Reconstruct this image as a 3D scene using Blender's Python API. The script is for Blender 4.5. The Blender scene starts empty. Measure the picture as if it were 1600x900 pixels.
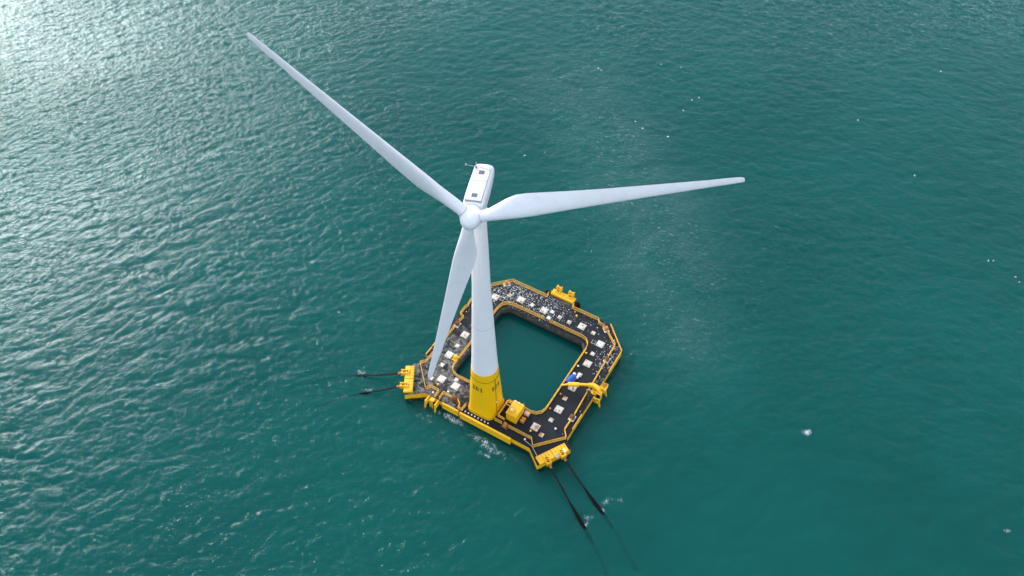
import bpy, bmesh, math, random
import numpy as np
from mathutils import Vector, Matrix
from mathutils.geometry import tessellate_polygon

random.seed(7); np.random.seed(11)
R = math.radians
sc = bpy.context.scene
C = sc.collection

# ------------------------------------------------------------------ camera
cam_d = bpy.data.cameras.new('camera'); cam = bpy.data.objects.new('camera', cam_d); C.objects.link(cam)
cam.location = (70.625, -73.735, 151.10)
cam.rotation_euler = (math.pi / 2 - 0.87092, 0, 0.53843)
cam_d.sensor_width = 36.0; cam_d.lens = 36.0 * 1320.9 / 1600.0
cam_d.clip_start = 0.5; cam_d.clip_end = 30000
sc.camera = cam

# ------------------------------------------------------------------ light
SUN_AZ = Vector((-0.94, 0.34)).normalized(); SUN_EL = R(28)
w = bpy.data.worlds.new('World'); sc.world = w; w.use_nodes = True
nt = w.node_tree
sky = nt.nodes.new('ShaderNodeTexSky'); sky.sky_type = 'NISHITA'; sky.sun_disc = False
sky.sun_elevation = SUN_EL; sky.sun_rotation = math.atan2(SUN_AZ.x, SUN_AZ.y)
sky.air_density = 1.0; sky.dust_density = 1.5; sky.ozone_density = 1.0; sky.altitude = 150
nt.nodes['Background'].inputs['Strength'].default_value = 0.15
veil = nt.nodes.new('ShaderNodeMix'); veil.data_type = 'RGBA'; veil.inputs[0].default_value = 0.45     # even thin overcast in front of the blue
veil.inputs[7].default_value = (4.6, 4.9, 5.4, 1)
nt.links.new(sky.outputs[0], veil.inputs[6]); nt.links.new(veil.outputs[2], nt.nodes['Background'].inputs['Color'])
sd = bpy.data.lights.new('sun', 'SUN'); sun = bpy.data.objects.new('sun', sd); C.objects.link(sun)
sd.energy = 1.35; sd.angle = R(22); sd.color = (1.0, 0.98, 0.95)
to_sun = Vector((SUN_AZ.x * math.cos(SUN_EL), SUN_AZ.y * math.cos(SUN_EL), math.sin(SUN_EL)))
sun.rotation_euler = to_sun.to_track_quat('Z', 'Y').to_euler(); sun.location = (-60, 20, 120)
vs = sc.view_settings
sc.cycles.max_bounces = 6; sc.cycles.diffuse_bounces = 2; sc.cycles.glossy_bounces = 3; sc.cycles.transparent_max_bounces = 8
sc.cycles.caustics_reflective = False; sc.cycles.caustics_refractive = False
vs.view_transform = 'Standard'; vs.look = 'None'; vs.exposure = 1.2; vs.gamma = 1.0; vs.use_curve_mapping = False

# ------------------------------------------------------------------ helpers
class MB:
    """collects faces; build() links them as ONE mesh object"""
    def __init__(s): s.v = []; s.f = []
    def add(s, vs_, fs):
        o = len(s.v); s.v += [tuple(p) for p in vs_]; s.f += [tuple(i + o for i in f) for f in fs]; return s
    def box(s, c, size, rz=0.0, M=None):
        x, y, z = size[0] / 2, size[1] / 2, size[2] / 2
        P = [Vector((sx * x, sy * y, sz * z)) for sx in (-1, 1) for sy in (-1, 1) for sz in (-1, 1)]
        A = Matrix.Translation(c) @ (M if M else Matrix.Rotation(rz, 4, 'Z'))
        return s.add([A @ p for p in P], [(0, 1, 3, 2), (4, 6, 7, 5), (0, 4, 5, 1), (2, 3, 7, 6), (0, 2, 6, 4), (1, 5, 7, 3)])
    def cbox(s, c, size, ch, rz=0.0):
        """box with chamfered upper edges"""
        x, y, z = size[0] / 2, size[1] / 2, size[2] / 2
        A = Matrix.Translation(c) @ Matrix.Rotation(rz, 4, 'Z')
        L = []
        for (k, zz) in ((0, -z), (0, z - ch), (ch, z)):
            L += [A @ Vector(p) for p in ((-x + k, -y + k, zz), (x - k, -y + k, zz), (x - k, y - k, zz), (-x + k, y - k, zz))]
        F = [(3, 2, 1, 0), (8, 9, 10, 11)]
        for b in (0, 4):
            for i in range(4):
                j = (i + 1) % 4; F.append((b + i, b + j, b + 4 + j, b + 4 + i))
        return s.add(L, F)
    def tube(s, a, b, r, n=6, r2=None, cap=True):
        a, b = Vector(a), Vector(b); d = (b - a)
        if d.length < 1e-6: return s
        d.normalize()
        t = Vector((0, 0, 1)) if abs(d.z) < 0.9 else Vector((1, 0, 0))
        u = d.cross(t).normalized(); v_ = d.cross(u)
        r2 = r if r2 is None else r2
        P = [a + (u * math.cos(2 * math.pi * i / n) + v_ * math.sin(2 * math.pi * i / n)) * r for i in range(n)]
        P += [b + (u * math.cos(2 * math.pi * i / n) + v_ * math.sin(2 * math.pi * i / n)) * r2 for i in range(n)]
        F = [(i, (i + 1) % n, n + (i + 1) % n, n + i) for i in range(n)]
        if cap: F += [tuple(range(n))[::-1], tuple(range(n, 2 * n))]
        return s.add(P, F)
    def path(s, pts, r, n=6):
        for a, b in zip(pts, pts[1:]): s.tube(a, b, r, n)
        return s
    def rings(s, rings_, close0=True, close1=True):
        n = len(rings_[0]); P = [p for r_ in rings_ for p in r_]; F = []
        for k in range(len(rings_) - 1):
            for i in range(n):
                j = (i + 1) % n; F.append((k * n + i, k * n + j, (k + 1) * n + j, (k + 1) * n + i))
        if close0: F.append(tuple(range(n))[::-1])
        if close1: F.append(tuple(range((len(rings_) - 1) * n, len(rings_) * n)))
        return s.add(P, F)
    def lathe(s, prof, c=(0, 0, 0), n=24):
        return s.rings([[(c[0] + r * math.cos(2 * math.pi * i / n), c[1] + r * math.sin(2 * math.pi * i / n), c[2] + z) for i in range(n)] for r, z in prof])
    def mesh(s, name, mat=None, smooth=None, org=(0, 0, 0)):
        me = bpy.data.meshes.new(name)
        o = Vector(org)
        me.from_pydata([tuple(Vector(p) - o) for p in s.v], [], s.f)
        bm = bmesh.new(); bm.from_mesh(me); bmesh.ops.recalc_face_normals(bm, faces=bm.faces); bm.to_mesh(me); bm.free()
        if smooth is not None:
            me.polygons.foreach_set('use_smooth', [True] * len(me.polygons))
            if smooth < 179: me.set_sharp_from_angle(angle=R(smooth))
        if mat: me.materials.append(mat)
        me.update(); return me
    def build(s, name, mat, parent=None, smooth=None):
        org = worg(parent)
        ob = bpy.data.objects.new(name, s.mesh(name, mat, smooth, org)); C.objects.link(ob)
        ob.parent = parent
        return ob

def worg(o):
    p = Vector((0, 0, 0))
    while o is not None: p += o.location; o = o.parent
    return p
def place(name, me, loc, parent, rz=0.0):
    ob = bpy.data.objects.new(name, me); C.objects.link(ob); ob.parent = parent
    ob.location = Vector(loc) - worg(parent); ob.rotation_euler = (0, 0, rz); return ob
def tag(o, label, cat=None, group=None):
    o['label'] = label
    if cat: o['category'] = cat
    if group: o['group'] = group
    return o
def thing(name, loc, label, cat, group=None):
    o = bpy.data.objects.new(name, None); C.objects.link(o); o.location = loc; o.empty_display_size = 0.5
    return tag(o, label, cat, group)

# ------------------------------------------------------------------ materials
class NT:
    def __init__(s, name):
        s.m = bpy.data.materials.new(name); s.m.use_nodes = True; s.t = s.m.node_tree
        s.b = s.t.nodes['Principled BSDF']; s.out = s.t.nodes['Material Output']
    def n(s, typ, **kw):
        x = s.t.nodes.new(typ)
        for k, v_ in kw.items():
            if hasattr(x, k): setattr(x, k, v_)
            else: x.inputs[k].default_value = v_
        return x
    def l(s, a, b): s.t.links.new(a, b)
    def coord(s, kind='Object', scale=(1, 1, 1), rot=(0, 0, 0)):
        tc = s.n('ShaderNodeTexCoord'); mp = s.n('ShaderNodeMapping')
        mp.inputs['Scale'].default_value = scale; mp.inputs['Rotation'].default_value = rot
        s.l(tc.outputs[kind], mp.inputs[0]); return mp.outputs[0]
    def pos(s):
        return s.n('ShaderNodeNewGeometry').outputs['Position']
    def noise(s, vec, scale, detail=4, rough=0.6, dist=0.0):
        x = s.n('ShaderNodeTexNoise'); x.inputs['Scale'].default_value = scale; x.inputs['Detail'].default_value = detail
        x.inputs['Roughness'].default_value = rough; x.inputs['Distortion'].default_value = dist
        if vec is not None: s.l(vec, x.inputs['Vector'])
        return x.outputs['Fac']
    def ramp(s, fac, a, b, va=0.0, vb=1.0):
        x = s.n('ShaderNodeMapRange'); x.interpolation_type = 'SMOOTHSTEP'
        for i, q in zip(('From Min', 'From Max', 'To Min', 'To Max'), (a, b, va, vb)): x.inputs[i].default_value = q
        s.l(fac, x.inputs['Value']); return x.outputs[0]
    def math(s, op, a, b=None):
        x = s.n('ShaderNodeMath'); x.operation = op
        for i, q in enumerate((a, b)):
            if q is None: continue
            if isinstance(q, (int, float)): x.inputs[i].default_value = q
            else: s.l(q, x.inputs[i])
        return x.outputs[0]
    def mix(s, fac, a, b):
        x = s.n('ShaderNodeMix'); x.data_type = 'RGBA'
        if isinstance(fac, (int, float)): x.inputs[0].default_value = fac
        else: s.l(fac, x.inputs[0])
        for i, q in ((6, a), (7, b)):
            if isinstance(q, tuple): x.inputs[i].default_value = (*q, 1)
            else: s.l(q, x.inputs[i])
        return x.outputs[2]
    def sep(s, vec):
        x = s.n('ShaderNodeSeparateXYZ'); s.l(vec, x.inputs[0]); return x.outputs
    def bump(s, h, strength=0.3, dist=0.05):
        x = s.n('ShaderNodeBump'); x.inputs['Strength'].default_value = strength; x.inputs['Distance'].default_value = dist
        s.l(h, x.inputs['Height']); s.l(x.outputs[0], s.b.inputs['Normal'])
    def base(s, c): 
        if isinstance(c, tuple): s.b.inputs['Base Color'].default_value = (*c, 1)
        else: s.l(c, s.b.inputs['Base Color'])
        return s
    def rough(s, r):
        if isinstance(r, (int, float)): s.b.inputs['Roughness'].default_value = r
        else: s.l(r, s.b.inputs['Roughness'])
        return s

def painted(name, col, dirt=(0.2, 0.16, 0.1), amount=0.25, rough=0.45, scale=0.8, rust=0.0):
    k = NT(name); p = k.pos()
    n1 = k.noise(p, scale, 5, 0.65); n2 = k.noise(p, scale * 6, 4, 0.7)
    f = k.math('MULTIPLY', k.ramp(n1, 0.42, 0.78), amount)
    c = k.mix(f, col, dirt)
    c = k.mix(k.math('MULTIPLY', k.ramp(n2, 0.35, 0.8), 0.18), c, tuple(x * 0.55 for x in col))
    if rust:
        tc = k.n('ShaderNodeTexCoord'); oi = k.n('ShaderNodeObjectInfo')
        ox, oy, oz = k.sep(tc.outputs['Object']); rd_ = oi.outputs['Random']
        dx = k.math('ADD', ox, k.math('MULTIPLY', k.math('SUBTRACT', rd_, 0.5), 0.7)); dy = k.math('ADD', oy, k.math('SUBTRACT', k.math('FRACT', k.math('MULTIPLY', rd_, 7.3)), 0.4))
        dd = k.math('SQRT', k.math('ADD', k.math('MULTIPLY', dx, dx), k.math('MULTIPLY', dy, dy)))
        r_ = k.ramp(k.math('ADD', dd, k.math('MULTIPLY', k.math('SUBTRACT', k.noise(p, 2.6, 5, 0.7), 0.5), 1.1)), rust + 0.12, rust - 0.12)
        r_ = k.math('MULTIPLY', r_, 0.9)
        c = k.mix(r_, c, (0.40, 0.15, 0.035))
    k.base(c).rough(k.ramp(n2, 0.2, 0.8, rough - 0.08, rough + 0.15)); k.bump(n2, 0.12, 0.02)
    return k.m

YEL = (0.93, 0.49, 0.004)
M_yel = painted('yellow_paint', YEL, (0.42, 0.2, 0.02), 0.35, 0.5, 0.6)
M_tp = painted('yellow_tower_paint', (0.93, 0.55, 0.003), (0.75, 0.38, 0.01), 0.3, 0.4, 0.25)
M_rail = painted('yellow_rail_paint', (0.84, 0.44, 0.03), (0.36, 0.22, 0.07), 0.65, 0.5, 1.2)
M_white = painted('white_gelcoat', (0.84, 0.82, 0.83), (0.68, 0.68, 0.67), 0.25, 0.32, 0.12)
def streaked(name, col, dirt, amt, rough):
    k = NT(name); p = k.pos()
    st = k.noise(k.coord('Object', (1.6, 1.6, 0.06)), 1.0, 5, 0.7); n1 = k.noise(p, 0.3, 5, 0.65); n2 = k.noise(p, 2.5, 4, 0.6)
    c = k.mix(k.math('MULTIPLY', k.ramp(st, 0.5, 0.8), amt), col, dirt)
    c = k.mix(k.math('MULTIPLY', k.ramp(n1, 0.45, 0.8), amt * 0.7), c, tuple(0.5 * (a + b) for a, b in zip(col, dirt)))
    c = k.mix(k.math('MULTIPLY', k.ramp(n2, 0.62, 0.75), amt * 0.5), c, dirt)
    k.base(c).rough(k.ramp(n1, 0.2, 0.8, rough - 0.06, rough + 0.12)); k.b.inputs['Specular IOR Level'].default_value = 0.3; return k.m
M_tower = streaked('white_tower_paint', (0.84, 0.82, 0.83), (0.56, 0.55, 0.52), 0.32, 0.36)
M_tp = streaked('yellow_tower_paint', (0.95, 0.53, 0.001), (0.6, 0.28, 0.01), 0.3, 0.42)
M_roof = painted('white_roof_panel', (0.62, 0.62, 0.63), (0.5, 0.5, 0.5), 0.3, 0.4, 0.5)
M_seam = painted('grey_seam', (0.3, 0.31, 0.33), amount=0.1)
M_glass = painted('dark_skylight', (0.10, 0.115, 0.14), (0.1, 0.1, 0.11), 0.2, 0.2)
M_steel = painted('galvanised_steel', (0.4, 0.41, 0.41), (0.25, 0.22, 0.2), 0.3, 0.4)
M_hatch = painted('white_hatch_paint', (0.64, 0.62, 0.56), (0.42, 0.34, 0.24), 0.6, 0.55, 1.4)
M_hatch_r = painted('rusty_hatch_paint', (0.62, 0.57, 0.46), (0.45, 0.25, 0.1), 0.7, 0.6, 1.1, rust=0.5)
M_hatch_p = painted('patchy_hatch_paint', (0.60, 0.57, 0.50), (0.42, 0.32, 0.2), 0.8, 0.6, 1.3, rust=0.24)
M_rust = painted('brown_rust', (0.16, 0.05, 0.015), (0.28, 0.12, 0.03), 0.5, 0.8, 1.5)
M_orust = painted('orange_rusty_steel', (0.5, 0.2, 0.03), (0.3, 0.1, 0.02), 0.6, 0.7, 2.0)
M_pink = painted('faded_pink_lid', (0.55, 0.32, 0.22), (0.4, 0.2, 0.1), 0.5, 0.6, 1.3)
M_black = painted('black_rubber', (0.004, 0.004, 0.005), (0.012, 0.011, 0.01), 0.4, 0.75, 1.0)
M_black.node_tree.nodes['Principled BSDF'].inputs['Specular IOR Level'].default_value = 0.12
M_chain = painted('dark_chain_steel', (0.015, 0.013, 0.012), (0.06, 0.025, 0.012), 0.5, 0.65, 2.5)
M_chain.node_tree.nodes['Principled BSDF'].inputs['Specular IOR Level'].default_value = 0.15
M_blue = painted('blue_tarpaulin', (0.005, 0.10, 0.50), (0.004, 0.03, 0.2), 0.7, 0.45, 2.0)
M_pale = painted('pale_plastic', (0.75, 0.75, 0.74), amount=0.2)
M_hole = painted('dark_opening', (0.02, 0.015, 0.012), (0.06, 0.025, 0.01), 0.5, 0.8, 2.0)
M_text = painted('dark_lettering', (0.06, 0.05, 0.02), (0.1, 0.08, 0.02), 0.3, 0.6)
M_rope = painted('pale_rope', (0.5, 0.5, 0.48), amount=0.2)
M_gull = painted('gull_plumage', (0.82, 0.82, 0.80), (0.6, 0.6, 0.6), 0.2, 0.8)
M_gullg = painted('gull_wing_grey', (0.38, 0.4, 0.43), (0.3, 0.3, 0.3), 0.2, 0.8)

def hull_mat():
    k = NT('yellow_hull_paint'); p = k.pos(); z = k.sep(p)[2]
    n1 = k.noise(p, 0.9, 6, 0.7); n2 = k.noise(p, 4.0, 4, 0.7)
    c = k.mix(k.math('MULTIPLY', k.ramp(n1, 0.45, 0.75), 0.45), (0.93, 0.50, 0.004), (0.5, 0.25, 0.02))
    edge = k.math('ADD', z, k.math('MULTIPLY', n1, -1.1))      # ragged weed line at the waterline
    c = k.mix(k.ramp(edge, 0.0, 0.35), (0.012, 0.014, 0.012), c)
    st = k.ramp(k.math('ADD', k.noise(k.coord('Object', (2.2, 2.2, 0.25)), 1.0, 4, 0.7), 0.0), 0.55, 0.75)
    c = k.mix(k.math('MULTIPLY', st, 0.5), c, (0.20, 0.13, 0.03))
    k.base(c).rough(0.55); k.bump(n2, 0.2, 0.03); return k.m
def concrete_mat():
    k = NT('dark_concrete'); p = k.pos(); z = k.sep(p)[2]
    n1 = k.noise(p, 0.5, 6, 0.7); n2 = k.noise(p, 3.0, 5, 0.7)
    c = k.mix(k.ramp(n1, 0.4, 0.72), (0.045, 0.043, 0.04), (0.16, 0.145, 0.10))
    c = k.mix(k.ramp(k.math('ADD', z, k.math('MULTIPLY', n1, -1.4)), -0.3, 0.1), (0.012, 0.014, 0.012), c)
    k.base(c).rough(0.8); k.bump(n2, 0.3, 0.04); return k.m
def deck_mat():
    k = NT('black_deck_coating'); p = k.pos(); x, y, z = k.sep(p)
    n0 = k.noise(p, 0.35, 5, 0.65); n1 = k.noise(p, 5.0, 5, 0.7); n2 = k.noise(p, 1.1, 7, 0.72, 0.6)
    c = k.mix(k.ramp(n0, 0.35, 0.75), (0.006, 0.0075, 0.011), (0.013, 0.014, 0.018))
    c = k.mix(k.math('MULTIPLY', k.ramp(n1, 0.45, 0.75), 0.35), c, (0.022, 0.023, 0.027))
    # worn-off coating on the arm left of the tower
    worn = k.math('MULTIPLY', k.ramp(x, 12.0, 16.0, 1, 0), k.ramp(y, 15.0, 24.0, 1, 0))
    gray = k.ramp(k.math('ADD', k.noise(p, 0.7, 5, 0.6), k.math('MULTIPLY', worn, 0.14)), 0.58, 0.72)
    c = k.mix(k.math('MULTIPLY', k.math('MULTIPLY', gray, worn), 0.8), c, (0.11, 0.10, 0.09))
    wh = k.ramp(k.math('ADD', n2, k.math('MULTIPLY', worn, 0.09)), 0.58, 0.66)
    c = k.mix(k.math('MULTIPLY', k.math('MULTIPLY', wh, worn), 0.6), c, (0.26, 0.245, 0.21))
    # bird lime: splashes, thick along the back arm and by the back right corner
    back = k.math('MULTIPLY', k.ramp(y, 27.5, 31.5), k.ramp(x, 8.0, 27.0, 1.0, 0.12))
    back2 = k.math('MULTIPLY', k.ramp(y, 20.0, 30.0), k.ramp(x, 1.0, 10.0, 0.7, 0.0))
    corner = k.math('MULTIPLY', k.math('MULTIPLY', k.ramp(x, 30.5, 34.0), k.ramp(y, 21.0, 27.0)), k.ramp(y, 31.0, 33.5, 0.7, 0.1))
    right = k.math('MULTIPLY', k.ramp(x, 34.0, 34.6), k.ramp(y, 8.0, 22.0, 0.02, 0.35))
    m = k.math('MAXIMUM', k.math('MAXIMUM', back, back2), k.math('MAXIMUM', corner, right))
    film = k.math('MULTIPLY', k.math('MULTIPLY', m, k.ramp(k.noise(p, 0.8, 5, 0.7, 0.5), 0.5, 0.72)), 0.35)
    c = k.mix(film, c, (0.22, 0.22, 0.215))
    for (s_, lo, hi, gain) in ((1.9, 0.30, 0.24, 0.8), (4.0, 0.34, 0.26, 1.05)):
        vo = k.n('ShaderNodeTexVoronoi'); vo.inputs['Scale'].default_value = s_
        k.l(p, vo.inputs['Vector'])
        hs = k.n('ShaderNodeSeparateColor'); k.l(vo.outputs['Color'], hs.inputs[0])
        d = k.math('ADD', vo.outputs['Distance'], k.math('MULTIPLY', k.math('SUBTRACT', k.noise(p, 7.0, 3, 0.6), 0.5), 0.5))
        spot = k.ramp(d, hi, lo, 1, 0)
        clump = k.ramp(k.noise(p, 0.55, 4, 0.6), 0.35, 0.62, 0.35, 1.15)
        on = k.ramp(k.math('SUBTRACT', k.math('MULTIPLY', k.math('MULTIPLY', m, gain), clump), hs.outputs[0]), 0.0, 0.02)
        c = k.mix(k.math('MULTIPLY', k.math('MULTIPLY', spot, on), 0.85), c, (0.62, 0.62, 0.60))
    k.base(c).rough(k.ramp(n1, 0.3, 0.8, 0.6, 0.9)); k.b.inputs['Specular IOR Level'].default_value = 0.25; k.bump(n1, 0.25, 0.02); return k.m
M_hull, M_conc, M_deck = hull_mat(), concrete_mat(), deck_mat()

# ------------------------------------------------------------------ sea
HULL_OUT = [(5.4, 0), (2.1, -2.6), (-1.8, 3.9), (0, 5.7), (0, 30.5), (5.5, 36), (30.5, 36), (36, 30.5), (36, 5.7), (37.8, 3.9), (33.9, -2.6), (30.6, 0)]
def arc(cx, cy, r, a0, a1, n=5):
    return [(cx + r * math.cos(R(a0 + (a1 - a0) * i / n)), cy + r * math.sin(R(a0 + (a1 - a0) * i / n))) for i in range(n + 1)]
I0, I1, IR = 7.25, 28.75, 2.2
HULL_IN = arc(I0 + IR, I0 + IR, IR, 180, 270) + arc(I1 - IR, I0 + IR, IR, 270, 360) + arc(I1 - IR, I1 - IR, IR, 0, 90) + arc(I0 + IR, I1 - IR, IR, 90, 180)

def build_sea():
    N, L = 960, 432.0; cx, cy = -41.0, 78.0
    rng = np.random.default_rng(5)
    kx = np.fft.fftfreq(N, L / N) * 2 * np.pi
    KX, KY = np.meshgrid(kx, kx); K = np.hypot(KX, KY); K[0, 0] = 1e-6
    wd = np.array([-0.42, 0.91]); wd /= np.linalg.norm(wd)
    cosd = (KX * wd[0] + KY * wd[1]) / K
    def spec(Lp, small, spread, back=0.15):
        p = np.exp(-1.0 / (K * Lp) ** 2) / K ** 4 * np.exp(-(K * small) ** 2) * np.abs(cosd) ** spread
        p = np.where(cosd < 0, p * back, p); p[0, 0] = 0; return p
    def field(p):
        h = (rng.standard_normal((N, N)) + 1j * rng.standard_normal((N, N))) * np.sqrt(p)
        f = lambda a: np.real(np.fft.ifft2(a))
        z = f(h); s = z.std()
        return z / s, f(1j * KX / K * h) / s, f(1j * KY / K * h) / s
    z1, x1, y1 = field(spec(1.05, 0.08, 1.3))        # wind sea
    z2, x2, y2 = field(spec(0.40, 0.05, 0.9, 0.3))  # short chop
    gx = (np.arange(N) / (N - 1) - 0.5) * L
    X, Y = np.meshgrid(gx + cx, gx + cy)
    # gusts: low-frequency patches where the short chop is stronger or weaker
    lf = np.exp(-(K * 14.0) ** 2 / 2); g = np.real(np.fft.ifft2(np.fft.fft2(rng.standard_normal((N, N))) * lf)); g /= g.std()
    gust = np.clip(1.0 + 0.30 * g, 0.35, 1.8)
    ed = np.minimum.reduce([X - X.min(), X.max() - X, Y - Y.min(), Y.max() - Y]); fade = np.clip(ed / 40.0, 0, 1)
    calm = np.ones_like(X)
    inn = np.maximum(np.abs(X - 18) - 10.5, np.abs(Y - 18) - 10.5)
    calm = np.where(inn < 1.0, 0.16, calm)
    A1, A2 = 0.047, 0.042
    Z = (A1 * z1 + A2 * gust * z2) * fade * calm
    DX = (A1 * x1 + A2 * gust * x2) * fade * calm; DY = (A1 * y1 + A2 * gust * y2) * fade * calm
    # foam
    foam = np.zeros_like(X)
    def blob(x, y, r, a, rx=1.0, ang=0.0):
        c_, s_ = math.cos(ang), math.sin(ang)
        dx, dy = X - x, Y - y; p_ = (dx * c_ + dy * s_) / (r * rx); q_ = (-dx * s_ + dy * c_) / r
        np.maximum(foam, a * np.exp(-(p_ ** 2 + q_ ** 2)), out=foam)
    blob(13, -1.2, 1.3, 0.88, 4.0); blob(22, -2.6, 2.0, 0.76, 4.0, -0.1); blob(29.0, -2.4, 1.6, 0.62, 2.0); blob(8.0, -3.8, 2.6, 0.62, 1.5)
    blob(14, -6.0, 3.2, 0.55, 2.2, -0.2); blob(23.0, -4.6, 1.4, 0.68, 2.4, 0.2)
    for (x, y) in ((-10.8, -2.4), (-6.9, -5.4)): blob(x + 0.4, y + 0.9, 1.4, 0.72, 1.5, 0.5); blob(x, y + 1.5, 2.8, 0.58, 1.5, 0.8)
    for (x, y) in ((46.9, -7.8), (48.3, -3.4)): blob(x + 0.3, y, 0.7, 0.95, 1.4, 0.6); blob(x + 0.6, y + 2.2, 2.0, 0.63, 1.9, 0.9); blob(x - 0.9, y - 0.2, 1.0, 0.60, 2.0, -0.6)
    blob(37.6, 7.0, 1.5, 0.55, 1.5); blob(51, 0.5, 1.8, 0.62, 1.8, 0.7)
    for (x, y, r, a) in ((76.8, 33.3, 1.3, 0.92), (-7.2, -37.5, .8, .8), (5.9, -26.7, 1.6, .62), (19, -19, .9, .7), (68.4, 36.8, .5, .75), (64.9, 34.6, .7, .62), (115.9, 31.9, .8, .8), (17.4, -22.8, .9, .66), (50.2, 41.1, .5, .7), (-15.6, 77.3, .7, .85), (-27.0, 22.0, .7, .7)):
        blob(x, y, r, a, 1.5, 0.6)
    # broken wash line round the hull
    sel = (X > -6) & (X < 42) & (Y > -7) & (Y < 42); px, py = X[sel], Y[sel]; dm = np.full(px.shape, 99.0)
    for (ax_, ay_), (bx_, by_) in zip(HULL_OUT, HULL_OUT[1:] + HULL_OUT[:1]):
        ex, ey = bx_ - ax_, by_ - ay_; t_ = np.clip(((px - ax_) * ex + (py - ay_) * ey) / (ex * ex + ey * ey), 0, 1)
        dm = np.minimum(dm, np.hypot(px - ax_ - t_ * ex, py - ay_ - t_ * ey))
    foam[sel] = np.maximum(foam[sel], 0.62 * np.exp(-dm / 1.3))
    # cat's paw: a ruffled streak running downwind of the rotor
    ruf = np.clip(0.5 + 0.5 * g, 0, 2) * 0.5
    for (x, y, r, a) in ((-20, 112, 16, .7), (2, 95, 15, .8), (22, 78, 15, 1.0), (36, 60, 14, 1.0), (46, 44, 13, .8), (54, 32, 12, .5)):
        ruf = np.maximum(ruf, ruf + a * np.exp(-((X - x) ** 2 + (Y - y) ** 2) / r ** 2))
    haze_tint = np.zeros_like(X)  # mask for pale haze over the water, painted into the sea colour
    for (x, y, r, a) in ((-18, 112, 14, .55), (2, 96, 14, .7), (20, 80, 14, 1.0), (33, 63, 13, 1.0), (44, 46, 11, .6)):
        haze_tint = np.maximum(haze_tint, a * np.exp(-((X - x) ** 2 + (Y - y) ** 2) / r ** 2))
    co = np.stack([X - DX * 1.25, Y - DY * 1.25, Z], -1).reshape(-1, 3).astype(np.float32)
    i = np.arange(N * N).reshape(N, N)
    F = np.stack([i[:-1, :-1], i[:-1, 1:], i[1:, 1:], i[1:, :-1]], -1).reshape(-1, 4).astype(np.int32)
    # outer apron to the horizon, joined to the rim of the wave field
    rim = np.concatenate([i[0, :-1], i[:-1, -1], i[-1, :0:-1], i[:0:-1, 0]])
    rv = co[rim]; d = rv - np.array([cx, cy, 0], np.float32); d[:, 2] = 0
    out1 = np.array([cx, cy, 0], np.float32) + d * 5; out1[:, 2] = 0
    out2 = np.array([cx, cy, 0], np.float32) + d * 60; out2[:, 2] = 0
    n0 = len(co); m_ = len(rim); co = np.concatenate([co, out1, out2])
    a = rim; b = np.roll(rim, -1); p = np.arange(m_) + n0; q = np.roll(p, -1); p2 = p + m_; q2 = q + m_
    F = np.concatenate([F, np.stack([b, a, p, q], -1), np.stack([q, p, p2, q2], -1)]).astype(np.int32)
    me = bpy.data.meshes.new('sea')
    me.vertices.add(len(co)); me.vertices.foreach_set('co', co.ravel())
    me.loops.add(F.size); me.loops.foreach_set('vertex_index', F.ravel())
    me.polygons.add(len(F)); me.polygons.foreach_set('loop_start', np.arange(0, F.size, 4, dtype=np.int32))
    me.polygons.foreach_set('use_smooth', np.ones(len(F), dtype=bool))
    me.update(calc_edges=True)
    at = me.attributes.new('foam', 'FLOAT', 'POINT'); at.data.foreach_set('value', np.concatenate([foam.ravel(), np.zeros(2 * m_)]).astype(np.float32))
    at = me.attributes.new('ruffle', 'FLOAT', 'POINT'); at.data.foreach_set('value', np.concatenate([ruf.ravel(), np.full(2 * m_, 0.25)]).astype(np.float32))
    at = me.attributes.new('painted_haze', 'FLOAT', 'POINT'); at.data.foreach_set('value', np.concatenate([haze_tint.ravel(), np.zeros(2 * m_)]).astype(np.float32))
    return me

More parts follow.
